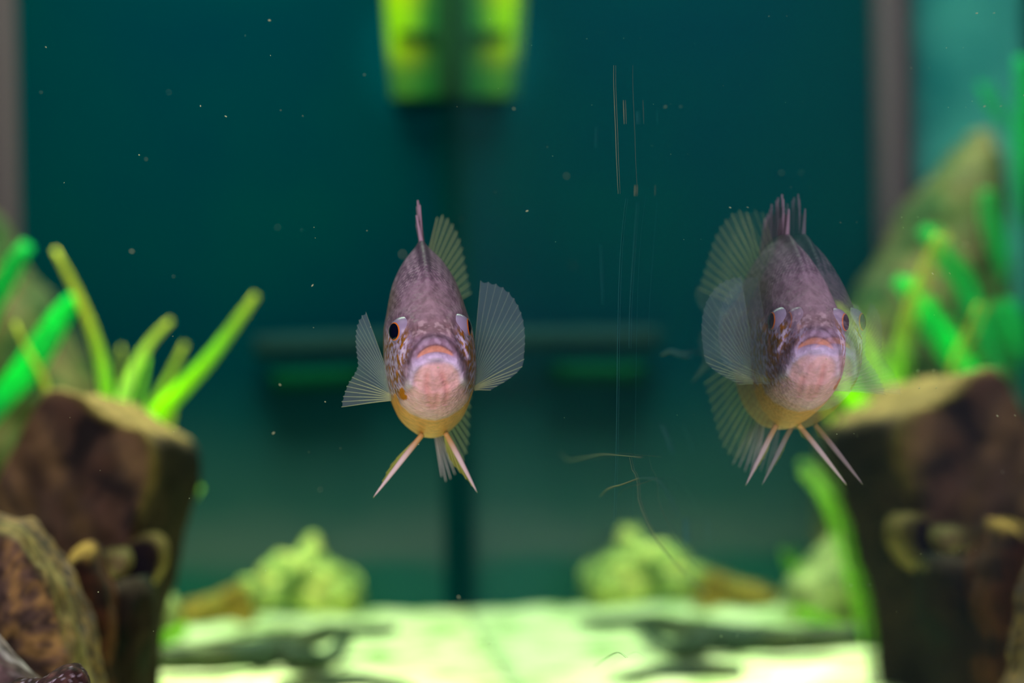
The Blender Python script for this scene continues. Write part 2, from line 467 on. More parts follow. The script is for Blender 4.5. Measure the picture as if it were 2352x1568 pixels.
def yellow_moss_col(v, s, y, up):
    g = fbm(v, 70, 3.0)
    c = mixc(lin(172, 190, 100), lin(208, 210, 118), sm(-0.2, 0.5, g))
    return mixc(c, lin(110, 135, 74), sm(0.05, 0.4, -g))
o = solid('rock', [(525, 1398), (545, 1335), (590, 1318), (632, 1292), (668, 1272), (688, 1246), (722, 1240), (752, 1268), (788, 1282), (808, 1312), (830, 1362), (824, 1402), (770, 1412), (700, 1408), (640, 1398), (580, 1412)],
      1.44, 0.045, MOSSM, yellow_moss_col, power=2.4, rough=0.003, nscale=60, lump=0.012, lscale=62, n=160, layers=36)
tag(o, 'yellow-green moss-covered lumpy rock on the sand at the back', 'rock')
def stone_col(v, s, y, up):
    g = fbm(v, 45, 9.0)
    return mixc(mixc(lin(168, 172, 110), lin(120, 135, 84), sm(-0.2, 0.4, g)), lin(86, 92, 66), sm(0.1, 0.5, -g))
o = solid('rock', [(140, 1260), (200, 1232), (255, 1252), (310, 1300), (365, 1345), (402, 1382), (412, 1425), (412, 1468), (300, 1485), (110, 1485), (100, 1330)], 1.335, 0.05, MOSSM, stone_col, power=2.8, rough=0.003, nscale=50)
tag(o, 'pale sloping green-grey stone half hidden beside the tall dark rock', 'rock')
def debris_col(v, s, y, up):
    g = fbm(v, 110, 1.0)
    return mixc(mixc(lin(150, 118, 50), lin(118, 110, 52), sm(-0.2, 0.4, g)), lin(80, 80, 44), sm(0.1, 0.5, -g))
o = solid('leaf_litter', [(395, 1408), (430, 1385), (470, 1372), (510, 1358), (548, 1340), (572, 1368), (588, 1402), (575, 1432), (530, 1420), (470, 1430), (410, 1430)], 1.41, 0.03, MOSSM, debris_col, power=2.4, rough=0.004, nscale=90, n=130)
tag(o, 'low orange-brown mound of litter left of the mossy rock', 'litter', kind='stuff')

# ================================================================== DRIFTWOOD
WOOD = coloured('waterlogged_driftwood', 0.8, 0.2, 70, 0.4, 0.5, 130)
def branch(name, pts, radii, parent=None, flat=1.0, col=None, jit=0.0012, mirror=False):
    f = at_mirror if mirror else at
    P = resample([f(*p) for p in pts], 46)
    R = np.interp(np.linspace(0, 1, 46), np.linspace(0, 1, len(radii)), radii)
    V, Fc = tube(P, R, 16, flat)
    V = [v + Vector((nz(v, 70), nz(v, 70, 4), nz(v, 70, 9))) * jit * 1.5 for v in V]
    cc = [mixc(col[0], col[1], sm(-0.3, 0.4, fbm(v, 45, 2))) for v in V]
    return link(name, V, Fc, WOOD, parent, cc, origin=P[len(P) // 2].copy())
WC = (lin(40, 58, 42), lin(66, 76, 48))
dw = empty('driftwood_log', at(600, 1500, 1.27))
tag(dw, 'long dark green driftwood log lying on the pale sand', 'driftwood')
branch('trunk', [(150, 1522, 1.24), (300, 1514, 1.25), (450, 1512, 1.26), (560, 1506, 1.265), (650, 1490, 1.28), (720, 1466, 1.30), (800, 1449, 1.325), (907, 1444, 1.34)],
       [0.0055, 0.0056, 0.0062, 0.0072, 0.0074, 0.0052, 0.0036, 0.0024], dw, 1.0, WC)
branch('fork', [(640, 1497, 1.278), (700, 1514, 1.265), (745, 1512, 1.27), (775, 1492, 1.285), (800, 1466, 1.30)], [0.0062, 0.0056, 0.0046, 0.004, 0.0026], dw, 1.0, WC)
o = branch('driftwood_stick', [(640, 1578, 1.19), (720, 1566, 1.20), (800, 1562, 1.205), (900, 1572, 1.20), (960, 1586, 1.19)], [0.003, 0.0034, 0.0036, 0.0032, 0.002], None, 1.0, WC)
tag(o, 'short dark stick cut by the bottom edge in front of the log', 'driftwood')

# ================================================================== PLANTS
LEAF = coloured('grass_leaf', 0.5, 0.2, 60, 0.15, 0, translucent=0.6)
def blade(pts, width, cols, parent, name='leaf', mirror=False, thick=0.12, taper=0.35, broad=False):
    f = at_mirror if mirror else at
    N = 26
    P = resample([f(*p) for p in pts], N)
    d = sum(p[2] for p in pts) / len(pts)
    V, Cc, Fc = [], [], []
    for i, p in enumerate(P):
        q = i / (N - 1)
        wv = width * d / F / 2 * min(1.0, taper + (1 - taper) * (q / 0.35) ** 0.8) if q < 0.35 else width * d / F / 2 * (1 - 0.35 * sm(0.6, 1, q))
        if broad: wv = width * d / F / 2 * max(0.10, math.sin(math.pi * min(1, 0.12 + q / 0.62)) ** 0.8 if q < 0.545 else 0)
        tdir = (P[min(i + 1, N - 1)] - P[max(i - 1, 0)]).normalized()
        a = tdir.cross(Vector((0.15, -1, 0.1))).normalized(); nn = a.cross(tdir).normalized()
        for (ca, cb) in ((-1, 0.25), (-0.5, 0.02), (0, -0.12), (0.5, 0.02), (1, 0.25), (0.5, 0.2), (0, 0.12), (-0.5, 0.2)):
            V.append(p + a * (ca * wv) + nn * (cb * wv * thick * 6))
        k = q * (len(cols) - 1); j = min(int(k), len(cols) - 2)
        c = mixc(cols[j], cols[j + 1], k - j)
        Cc += [c] * 8
    for i in range(N - 1):
        for j in range(8):
            a = i * 8 + j; b_ = i * 8 + (j + 1) % 8
            Fc.append((a, b_, b_ + 8, a + 8))
    Fc.append(tuple(range(8))); Fc.append(tuple((N - 1) * 8 + j for j in range(8)))
    return link(name, V, Fc, LEAF, parent, Cc, origin=P[-1].copy())
LIME, OLIV, PALE, MID = lin(178, 240, 14), lin(180, 192, 80), lin(190, 232, 125), lin(150, 205, 70)
gp = empty('grass_plant', Vector((at(300, 1500, 1.19).x, 1.19, 0.0)))
tag(gp, 'grass plant with narrow lime blades fanning out behind the tall rock', 'plant')
D = 1.18
blade([(124, 572, D), (165, 650, D), (206, 745, D), (234, 835, D), (246, 915, D), (255, 1050, D), (270, 1300, D), (280, 1545, D)], 34, [OLIV, OLIV, MID, LIME, LIME, MID, MID], gp)
blade([(590, 676, D), (540, 745, D), (480, 825, D), (415, 895, D), (350, 970, D), (318, 1060, D + .01), (300, 1300, D + .01), (296, 1540, D + .01)], 44, [OLIV, MID, LIME, LIME, LIME, MID, MID, MID], gp)
blade([(394, 735, D), (352, 778, D), (318, 828, D), (292, 890, D), (275, 955, D), (272, 1100, D + .01), (285, 1540, D + .01)], 36, [OLIV, PALE, PALE, PALE, MID, MID], gp)
blade([(426, 788, D + .02), (396, 850, D + .02), (365, 910, D + .02), (328, 975, D + .02), (312, 1080, D + .02), (300, 1540, D + .02)], 30, [OLIV, MID, PALE, MID, MID], gp)
blade([(278, 795, D + .05), (281, 860, D + .05), (281, 930, D + .05), (285, 1100, D + .04), (290, 1540, D + .03)], 20, [OLIV, MID, MID], gp)
blade([(338, 818, D + .03), (327, 885, D + .03), (314, 950, D + .03), (306, 1050, D + .03), (292, 1540, D + .03)], 24, [MID, MID, MID], gp)
blade([(403, 915, D + .03), (393, 965, D + .03), (378, 1015, D + .03), (350, 1090, D + .03), (310, 1540, D + .03)], 27, [OLIV, PALE, MID], gp)
blade([(33, 740, D), (62, 802, D), (96, 862, D), (109, 908, D), (112, 980, D), (200, 1200, D), (278, 1540, D)], 20, [OLIV, OLIV, OLIV, MID], gp)
blade([(462, 1118, D + .03), (440, 1145, D + .03), (420, 1170, D + .03), (380, 1260, D + .03), (315, 1540, D + .03)], 28, [PALE, MID, MID], gp)
gp2 = empty('grass_plant', Vector((at(200, 1440, 1.40).x, 1.40, 0.0)))
tag(gp2, 'low grass tuft with bright leaf tips by the pale stone on the sand', 'plant')
lf = blade([(430, 1436, 1.29), (395, 1458, 1.285), (352, 1482, 1.28), (310, 1500, 1.275)], 32, [LIME, MID, LIME], None, 'leaf')
tag(lf, 'single fallen green leaf blade on the sand beside the driftwood log', 'leaf')
blade([(382, 1300, 1.385), (366, 1335, 1.385), (345, 1370, 1.385), (300, 1440, 1.385)], 30, [MID, LIME, MID], gp2)
blade([(1838, 1060, 1.415), (1890, 1110, 1.415), (1950, 1165, 1.415), (2012, 1235, 1.415), (2110, 1400, 1.42)], 38, [PALE, PALE, MID, MID], gp2, mirror=True)

EMER, EMD = lin(28, 212, 104), lin(14, 165, 100)
bp_ = empty('broadleaf_plant', Vector((at(-130, 1440, 1.34).x, 1.33, 0.0)))
tag(bp_, 'emerald green plant with broad drooping leaves at the left edge', 'plant')
DL = 1.27
blade([(66, 560, 1.30), (45, 590, 1.30), (15, 640, 1.30), (-40, 735, 1.30), (-120, 1000, 1.29), (-150, 1380, 1.29)], 62, [EMER, EMER, EMD, EMD], bp_, broad=True)
blade([(184, 676, 1.24), (150, 712, 1.24), (110, 775, 1.24), (60, 850, 1.24), (0, 925, 1.25), (-60, 1050, 1.25), (-140, 1400, 1.27)], 66, [EMER, EMER, EMD, EMD, EMD], bp_, broad=True)
for pts, wd in (([(2262, 435, 1.42), (2270, 500, 1.42), (2290, 570, 1.42), (2300, 660, 1.42), (2310, 900, 1.42)], 62),
                ([(2345, 130, 1.42), (2352, 220, 1.42), (2350, 330, 1.42), (2340, 480, 1.42), (2330, 900, 1.42)], 70),
                ([(2250, 190, 1.43), (2275, 245, 1.43), (2310, 300, 1.43), (2340, 420, 1.42)], 30),
                ([(2290, 690, 1.41), (2330, 780, 1.41), (2345, 900, 1.41), (2350, 980, 1.41)], 90)):
    blade(pts, wd * 0.8, [EMER, EMER, EMD, EMD], bp_, mirror=True, broad=True)

# ================================================================== FITTINGS ON THE BACK
def pipe(name, p0, p1, rad, mat, parent=None):
    V, Fc = tube([p0, p0.lerp(p1, .3), p0.lerp(p1, .7), p1], [rad] * 4, 20, 1.0, Vector((0.1, -1, 0.2)))
    return link(name, V, Fc, mat, parent, origin=p0.lerp(p1, .5))
o = pipe('standpipe', W(0.262, 0.014, -0.005), W(0.262, 0.014, 0.60), 0.0115, plain('mauve_pipe', lin(80, 66, 75), 0.9, 0.0))
tag(o, 'mauve-grey upright pipe at the left edge above the boulder', 'pipe')
o = pipe('reflection_bar', W(0.003, 0.012, 0.160), W(0.118, 0.012, 0.1585), 0.0065, plain('grey_bar', lin(26, 50, 54), 0.9, 0.0))  # added solid bar in place of a blurred grey reflection
tag(o, 'faint grey bar standing in for a reflection on the back wall behind the fish', 'pipe')
o = pipe('tube', W(0.055, 0.012, 0.140), W(0.108, 0.012, 0.139), 0.0055, plain('green_reflection', lin(6, 58, 40), 0.9, 0.0))  # added rod that stands in for a dim green reflection
tag(o, 'short dim green bar standing in for a reflection below the grey bar', 'tube')

# yellow-green box hanging in the back corner at the top
fb = empty('filter_box', W(0.02, 0.03, 0.300))
tag(fb, 'bright yellow-green box hanging in the back corner at the top edge', 'box')
z0, z1 = 0.302, 0.50
def prism(name, bot, top, mat, parent):
    V = [W(*p) for p in bot] + [W(*p) for p in top]
    k = len(bot)
    Fc = [tuple(range(k)), tuple(range(2 * k - 1, k - 1, -1))] + [(i, (i + 1) % k, k + (i + 1) % k, k + i) for i in range(k)]
    org = sum(V, Vector()) / len(V)
    return link(name, V, Fc, mat, parent, smooth=False, origin=org)
YGC = coloured('yellow_green_plastic', 0.8, 0.0, 40, 0.2, translucent=0.5)
V, Cc, Fc = [], [], []
NX, NZ = 20, 24
for side_ in (0, 1):
    for j in range(NZ + 1):
        for i in range(NX + 1):
            fu, fz = i / NX, j / NZ                      # fu: 0 at the corner, 1 at the outer edge
            z = z0 + 0.14 * fz
            lean = 0.012 + 0.03 * min(1.0, fz / 0.55)
            u = 0.0015 + (0.033 + 0.004 * min(1, fz / 0.5)) * fu
            bulge = 0.006 * math.sin(math.pi * fu) * (1 - fz * 0.5)
            V.append(W(u, 0.003 if side_ else lean + bulge, z))
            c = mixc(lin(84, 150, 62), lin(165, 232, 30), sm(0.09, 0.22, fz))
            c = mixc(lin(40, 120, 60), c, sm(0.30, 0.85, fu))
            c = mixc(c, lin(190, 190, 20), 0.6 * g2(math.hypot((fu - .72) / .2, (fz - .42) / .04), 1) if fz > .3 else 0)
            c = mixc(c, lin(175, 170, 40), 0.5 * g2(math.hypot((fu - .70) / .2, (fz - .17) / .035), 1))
            Cc.append(c)
K = (NX + 1) * (NZ + 1)
for sd in (0, 1):
    for j in range(NZ):
        for i in range(NX):
            a = sd * K + j * (NX + 1) + i
            Fc.append((a, a + 1, a + NX + 2, a + NX + 1))
for j in range(NZ):
    for i in (0, NX):
        a = j * (NX + 1) + i
        Fc.append((a, a + NX + 1, a + NX + 1 + K, a + K))
for i in range(NX):
    for j in (0, NZ):
        a = j * (NX + 1) + i
        Fc.append((a, a + 1, a + 1 + K, a + K))
link('body', V, Fc, YGC, fb, Cc, smooth=False, origin=W(0.02, 0.05, z0 + 0.07))
DG = plain('dark_green_grille', lin(30, 70, 44), 0.9, 0.0)
prism('grille', [(0.0008, 0.012, z0), (0.009, 0.012, z0), (0.009, 0.0155, z0), (0.0008, 0.0155, z0)],
      [(0.0008, 0.041, z0 + .077), (0.010, 0.041, z0 + .077), (0.010, 0.0475, z0 + .077), (0.0008, 0.0475, z0 + .077)], DG, fb)
zs = z0 + 0.034; vs = 0.012 + 0.03 * (0.034 / 0.14 / 0.55) + 0.006
prism('slot', [(0.009, vs - 0.004, zs - 0.004), (0.031, vs - 0.006, zs - 0.001), (0.031, vs + 0.003, zs - 0.001), (0.009, vs + 0.004, zs - 0.004)],
      [(0.009, vs + 0.002, zs + 0.002), (0.031, vs - 0.001, zs + 0.0015), (0.031, vs + 0.006, zs + 0.0015), (0.009, vs + 0.008, zs + 0.002)], DG, fb)

# ================================================================== THE FISH
U = FOCUS / F                              # one pixel at the fish
fish = empty('sunfish', at(985, 780, FOCUS - 100 * U))
tag(fish, 'pale mauve sunfish with orange-rimmed eyes and yellow belly facing us', 'fish')
fish.rotation_euler = (0, 0, 0)
TILT = math.radians(1.0)
YAW = math.radians(4.5)
fish.matrix_world = (Matrix.Translation(fish.location) @ Matrix.Rotation(-TILT - ROLL, 4, 'Y') @ Matrix.Translation((0, 150 * FOCUS / F, 0))
                     @ Matrix.Rotation(YAW, 4, 'Z') @ Matrix.Translation((0, -150 * FOCUS / F, 0)))

def pchip(xs, ys):
    xs = np.array(xs, float); ys = np.array(ys, float)
    h = np.diff(xs); dl = np.diff(ys) / h
    m_ = np.zeros(len(xs)); m_[0] = dl[0]; m_[-1] = dl[-1]
    for i in range(1, len(xs) - 1):
        if dl[i - 1] * dl[i] > 0:
            w1 = 2 * h[i] + h[i - 1]; w2 = h[i] + 2 * h[i - 1]
            m_[i] = (w1 + w2) / (w1 / dl[i - 1] + w2 / dl[i])
    def f(x):
        x = min(max(x, xs[0]), xs[-1])
        i = min(int(np.searchsorted(xs, x, 'right') - 1), len(xs) - 2)
        t = (x - xs[i]) / h[i]
        return ((2 * t**3 - 3 * t**2 + 1) * ys[i] + (t**3 - 2 * t**2 + t) * h[i] * m_[i] + (-2 * t**3 + 3 * t**2) * ys[i + 1] + (t**3 - t**2) * h[i] * m_[i + 1])
    return f
SS = [0, 8, 25, 50, 90, 140, 200, 260, 330, 380, 450, 520, 600, 680, 740, 800]
ZT = pchip(SS, [-8, 8, 24, 46, 88, 134, 182, 214, 237, 241, 236, 220, 182, 126, 84, 54])
ZB = pchip(SS, [-50, -76, -100, -122, -148, -172, -196, -214, -229, -235, -234, -220, -176, -114, -76, -52])
WD = pchip(SS, [30, 48, 63, 76, 89, 99, 105, 107.5, 107, 104, 95, 82, 61, 40, 27, 17])
_v = [0, .0065, .039, .104, .169, .234, .386, .538, .65, .768, .883, .97, 1]
_f = [0, .2, .456, .73, .855, .94, 1.0, .97, .864, .73, .47, .13, 0.0]
FU = pchip([math.acos(1 - 2 * v) / math.pi for v in _v], _f)

def bend(x, s, z):
    """tail swings to the fish's left (the viewer's right)"""
    if s <= 300: return Vector((x, s, z))
    k = math.radians(15) / 500.0
    a = min((s - 300) * k, math.radians(15))
    Rr = 1 / k
    cx = Rr * (1 - math.cos(a)); cy = 300 + Rr * math.sin(a)
    if s > 800:
        e_ = s - 800; cx += e_ * math.sin(a); cy += e_ * math.cos(a)
    return Vector((cx + x * math.cos(a), cy - x * math.sin(a), z))
def fl(p):                                  # fish units -> metres, snout at s = 0
    return Vector((p[0] * U, p[1] * U, p[2] * U))

def seg_dist(x, z, curve):
    best = 1e9; bt = 0
    for i in range(len(curve) - 1):
        ax, az = curve[i]; bx, bz = curve[i + 1]
        dx, dz = bx - ax, bz - az
        t = max(0, min(1, ((x - ax) * dx + (z - az) * dz) / (dx * dx + dz * dz)))
        d = math.hypot(x - ax - dx * t, z - az - dz * t)
        if d < best: best = d; bt = (i + t) / (len(curve) - 1)
    return best, bt
ARCH = [(-64, -98), (-60, -62), (-46, -28), (-24, -7), (0, 0), (24, -7), (46, -28), (61, -62), (66, -98)]
GAP = [(-38, -44), (-26, -34), (-12, -28), (0, -26), (12, -28), (26, -34), (40, -44)]
LLIP = [(-60, -100), (-54, -74), (-42, -54), (-22, -43), (0, -40), (22, -43), (43, -54), (56, -74), (63, -100)]
CREASE = [[(-20, -80), (-22, -105), (-17, -130), (-12, -152)], [(14, -80), (22, -105), (24, -130), (20, -146)], [(2, -130), (-2, -152)]]
FOLDS = [[(x * 0.75, -150 + abs(x) * 0.15), (x * 1.05, -186 + abs(x) * 0.38)] for x in (-52, -40, -28, -17, -6, 6, 18, 30, 42, 54)]
MEMB = [(-88, -118), (-78, -146), (-58, -166), (-30, -180), (0, -186), (30, -180), (60, -164), (80, -144), (92, -116)]
def memb_z(x):
    return float(np.interp(x, [p[0] for p in MEMB], [p[1] for p in MEMB]))

def relief(x, z, s):
    """how far the face stands out towards the viewer"""
    k = 1 - sm(150, 240, s)
    if k <= 0: return 0
    h = 0.0
    d, _ = seg_dist(x, z, ARCH); h += 9 * g2(d, 8.5)
    d, _ = seg_dist(x, z, [(p[0] * 1.25, p[1] * 1.0 + 14) for p in ARCH]); h -= 5 * g2(d, 5)
    d, _ = seg_dist(x, z, GAP); h -= 6 * g2(d, 6)
    d, _ = seg_dist(x, z, LLIP); h += 13 * g2(d, 8)
    if z < -40 and abs(x) < 70: h += 8 * (1 - sm(40, 68, abs(x))) * sm(-40, -60, z)
    for c in CREASE:
        d, _ = seg_dist(x, z, c); h -= 4.0 * g2(d, 4.5)
    for c in FOLDS:
        d, _ = seg_dist(x, z, c); h -= 2.2 * g2(d, 3.0)
    if s < 230:
        h += 10 * sm(-6, 6, z - memb_z(x)) * sm(30, 60, s) if z < -60 else 10 * sm(30, 60, s)
    for sx in (-1, 1):                     # nostrils, eye sockets, cheek
        d = math.hypot(x - sx * 33, z - 27); h += 4 * g2(d, 7) - 6 * g2(d, 2.6)
        d = math.hypot((x - sx * 70), (z - 22) * 0.75); h += 7 * g2(d - 31, 5)
        d, _ = seg_dist(x, z, [(sx * 74, -10), (sx * 82, -60), (sx * 78, -105), (sx * 66, -128)]); h += 3.5 * g2(d, 6)
        d, _ = seg_dist(x, z, [(sx * 92, 0), (sx * 97, -60), (sx * 92, -110), (sx * 78, -138)]); h -= 3 * g2(d, 4)
    h += 1.6 * fbm((x, s, z), 0.06, 2.0, 3)
    return h * k

C_BACK, C_BACKD = lin(156, 128, 148), lin(112, 86, 108)
C_LIL, C_GOLD, C_ORG = lin(190, 172, 202), lin(158, 112, 40), lin(205, 128, 18)
C_PINK, C_RED, C_YEL = lin(252, 202, 198), lin(232, 158, 152), lin(246, 176, 90)
C_LIP, C_MOUTH = lin(226, 208, 238), lin(226, 158, 128)
def fish_col(x, z, s):
    p = (x, s, z)
    # back and flanks
    sc = fbm(p, 0.045, 3.0, 3)
    c = mixc(C_BACK, C_BACKD, sm(-0.2, 0.5, sc))
    c = mixc(c, lin(176, 150, 150), 0.6 * g2(math.hypot(x, (z - 75)), 45))
    # scales: darker edges in rows
    if s > 150 and z > 20:
        row = math.sin((s + 3 * nz(p, .05)) * 0.52) * math.sin((math.atan2(x, z + 60) * 200 + (3.0 if int(s * 0.52 / math.pi) % 2 else 0)) * 0.42)
        c = mixc(c, C_BACKD, 0.9 * sm(-0.1, 0.8, row) * sm(150, 190, s))
        c = mixc(c, lin(222, 196, 205), 0.5 * sm(0.35, 0.9, -row) * sm(150, 190, s))
    c = mixc(c, lin(140, 130, 80), 0.55 * sm(0.55, 0.9, abs(x) / (WD(s) + 1)) * sm(40, 120, z))
    c = mixc(c, lin(84, 66, 84), 0.85 * sm(24, 8, abs(x)) * sm(130, 200, z))  # ridge darkened in the colour to offset shine from overhead
    # snout band, between the eyes
    if s < 170:
        c = mixc(c, lin(140, 112, 110), 0.7 * g2(z - 24, 16) * (1 - sm(40, 70, abs(x))))
        c = mixc(c, lin(205, 180, 182), 0.7 * sm(0.12, 0.4, fbm(p, 0.07, 7, 2)) * g2(z - 25, 24))
    # cheeks
    ck = sm(45, 66, abs(x) + 8 * nz(p, .05, 1)) * sm(50, 0, z) * sm(-150, -120, z) * (1 - sm(200, 300, s))
    g = fbm((x, s * 0.8, z * 0.7), 0.11, 5.0, 3)
    cc = mixc(C_LIL, C_GOLD, sm(-0.05, 0.18, g))
    cc = mixc(cc, lin(230, 218, 236), sm(0.15, 0.4, -g))
    cc = mixc(cc, C_ORG, 0.8 * sm(0.32, 0.48, nz(p, 0.06, 12)))
    c = mixc(c, cc, ck)
    # rear flank: purple with warm specks, for the side seen in the glass
    if s > 220:
        q = mixc(lin(132, 112, 132), lin(168, 140, 78), sm(0.0, 0.4, fbm(p, 0.05, 15, 3)))
        c = mixc(c, q, sm(220, 300, s) * sm(130, 40, z))
    # yellow breast
    yl = sm(memb_z(x) + 2, memb_z(x) - 5, z) if abs(x) < 92 else sm(-110, -150, z)
    # pink throat
    pk = (1 - sm(60, 76, abs(x) + 5 * nz(p, .06, 3))) * sm(-46, -60, z) if z < -30 else 0
    pk = max(pk, sm(-118, -140, z) * (1 - sm(72, 90, abs(x))))
    pc = mixc(C_PINK, lin(250, 206, 204), sm(-.2, .5, fbm(p, 0.04, 4, 2)))
    for cr in CREASE:
        d, _ = seg_dist(x, z, cr); pc = mixc(pc, C_RED, 0.6 * g2(d, 5.5))
    pc = mixc(pc, C_RED, 0.35 * g2(math.hypot(x, (z + 115) * 0.55), 18))
    if s < 260:
        c = mixc(c, pc, pk)
        c = mixc(c, C_YEL, yl)
    else:
        c = mixc(c, C_YEL, sm(-60, -150, z))
    if s < 120:
        d, _ = seg_dist(x, z, ARCH); c = mixc(c, mixc(lin(150, 122, 142), lin(190, 164, 188), sm(-.2, .4, nz(p, .08))), 0.9 * g2(d, 9))
        d, _ = seg_dist(x, z, LLIP)
        wl = 7.5 - 3.0 * sm(-52, -80, z)
        c = mixc(c, C_LIP, min(1, 1.3 * g2(d, wl)) * (1 - 0.45 * sm(-60, -90, z)))
        d, _ = seg_dist(x, z, [(-61, -94), (-64, -100)]); c = mixc(c, lin(244, 232, 238), 0.8 * g2(d, 6))
        d, _ = seg_dist(x, z, [(61, -94), (65, -100)]); c = mixc(c, lin(244, 232, 238), 0.8 * g2(d, 6))
        d, _ = seg_dist(x, z, [(q[0] * 1.02, q[1] + 11) for q in ARCH[1:-1]]); c = mixc(c, lin(92, 68, 78), 0.65 * g2(d, 2.6))
        d, _ = seg_dist(x, z, [(q[0] * 1.17, q[1] + 2) for q in ARCH]); c = mixc(c, lin(104, 78, 72), 0.5 * g2(d, 3.0) * sm(-5, -25, z))
        mt_, mb_ = -12.5 - x * x * 0.0125, -29.0 - x * x * 0.0075       # the open mouth between the lips
        inside = sm(mb_ - 1, mb_ + 2.5, z) * (1 - sm(mt_ - 2.5, mt_ + 1, z)) * (1 - sm(36, 44, abs(x)))
        c = mixc(c, C_MOUTH, 0.95 * inside)
        c = mixc(c, lin(120, 76, 76), 0.7 * g2(z - mt_, 2.0) * (1 - sm(36, 46, abs(x))))
    # orange flash on the gill cover
    for (ox, oz, rx, rz) in ((-76, -118, 6, 14), (-71, -128, 7, 7)):
        c = mixc(c, C_ORG, sm(1.15, 0.8, math.hypot((x - ox) / rx, (z - oz) / rz) + 0.2 * nz(p, .09, 2)) if s < 260 else 0)
    return c

svals = list(np.arange(0, 30, 1.6)) + list(np.arange(30, 215, 2.6)) + list(np.arange(215, 400, 5)) + list(np.arange(400, 801, 10)) 
HALF = 110
V, Cc, Fc = [], [], []
def ring(s, k=1.0):
    zt, zb, wd = ZT(s), ZB(s), WD(s)
    el = 1 - sm(20, 150, s)
    out = []
    for j in range(2 * HALF):
        jj = j if j <= HALF else 2 * HALF - j
        u = jj / HALF; sg = 1 if j <= HALF else -1
        v = (1 - math.cos(math.pi * u)) / 2
        f = FU(u) * (1 - el) + math.sin(math.pi * u) * el
        x = sg * wd * f; z = zb + (zt - zb) * v
        zc = (zt + zb) / 2
        out.append((x * k, zc + (z - zc) * k))
    return out
rows = [(0.0, k) for k in np.linspace(0.04, 0.96, 13)] + [(s, 1.0) for s in svals]
for (s, k) in rows:
    for (x, z) in ring(s, k):
        y = s - (1 - k) * 0
        h = relief(x, z, s)
        dome = 10 * (1 - k * k) if k < 1 else 0
        b3 = bend(x, s, z)
        V.append(fl((b3.x, b3.y - h - dome, b3.z)))
        Cc.append(fish_col(x, z, s))
M_ = 2 * HALF
for i in range(len(rows) - 1):
    for j in range(M_):
        a = i * M_ + j; b_ = i * M_ + (j + 1) % M_
        Fc.append((a, b_, b_ + M_, a + M_))
Fc.append(tuple(range(M_))); Fc.append(tuple((len(rows) - 1) * M_ + j for j in range(M_)))
FISHM = coloured('wet_fish_skin', 0.55, 0.18, 420, 0.16, 0.20, 900, voronoi=1, bdist=0.0008)
link('body', V, Fc, FISHM, fish, Cc)

# eyes
def cap(center, axis, rad, ang, inner=0.0, n=28, m_=10):
    q = axis.to_track_quat('Z', 'Y')
    V, Fc = [], []
    for i in range(m_ + 1):
        a = inner + (ang - inner) * i / m_
        for j in range(n):
            t = 2 * math.pi * j / n
            V.append(center + q @ Vector((math.sin(a) * math.cos(t), math.sin(a) * math.sin(t), math.cos(a))) * rad)
    for i in range(m_):
        for j in range(n):
            a = i * n + j; b_ = i * n + (j + 1) % n
            Fc.append((a, b_, b_ + n, a + n))
    if inner == 0: Fc = Fc[n:] + [tuple([n + j for j in range(n)])]
    return V, Fc
EYE_W = plain('pale_eye_rim', lin(158, 146, 172), 0.35, 0.5)
IRIS = plain('orange_iris', lin(236, 128, 40), 0.3, 0.6)
PUP = plain('dark_pupil', lin(10, 12, 34), 0.08, 0.6)
for sx, ang, cx in ((-1, 56, -62), (1, 79, 57)):
    an = math.radians(ang)
    ax = Vector((sx * math.sin(an), -math.cos(an), 0.06)).normalized()
    c0 = Vector((cx, 94, 22))
    def put(name, rad, a, mat, parent, inner=0.0):
        V, Fc = cap(c0, ax, rad, a, inner)
        return link(name, [fl(v) for v in V], Fc, mat, parent)
    ey = put('eye', 35, 2.2, EYE_W, fish)
    put('iris', 35.5, math.radians(36), IRIS, ey)
    put('pupil', 36.0, math.radians(31), PUP, ey)

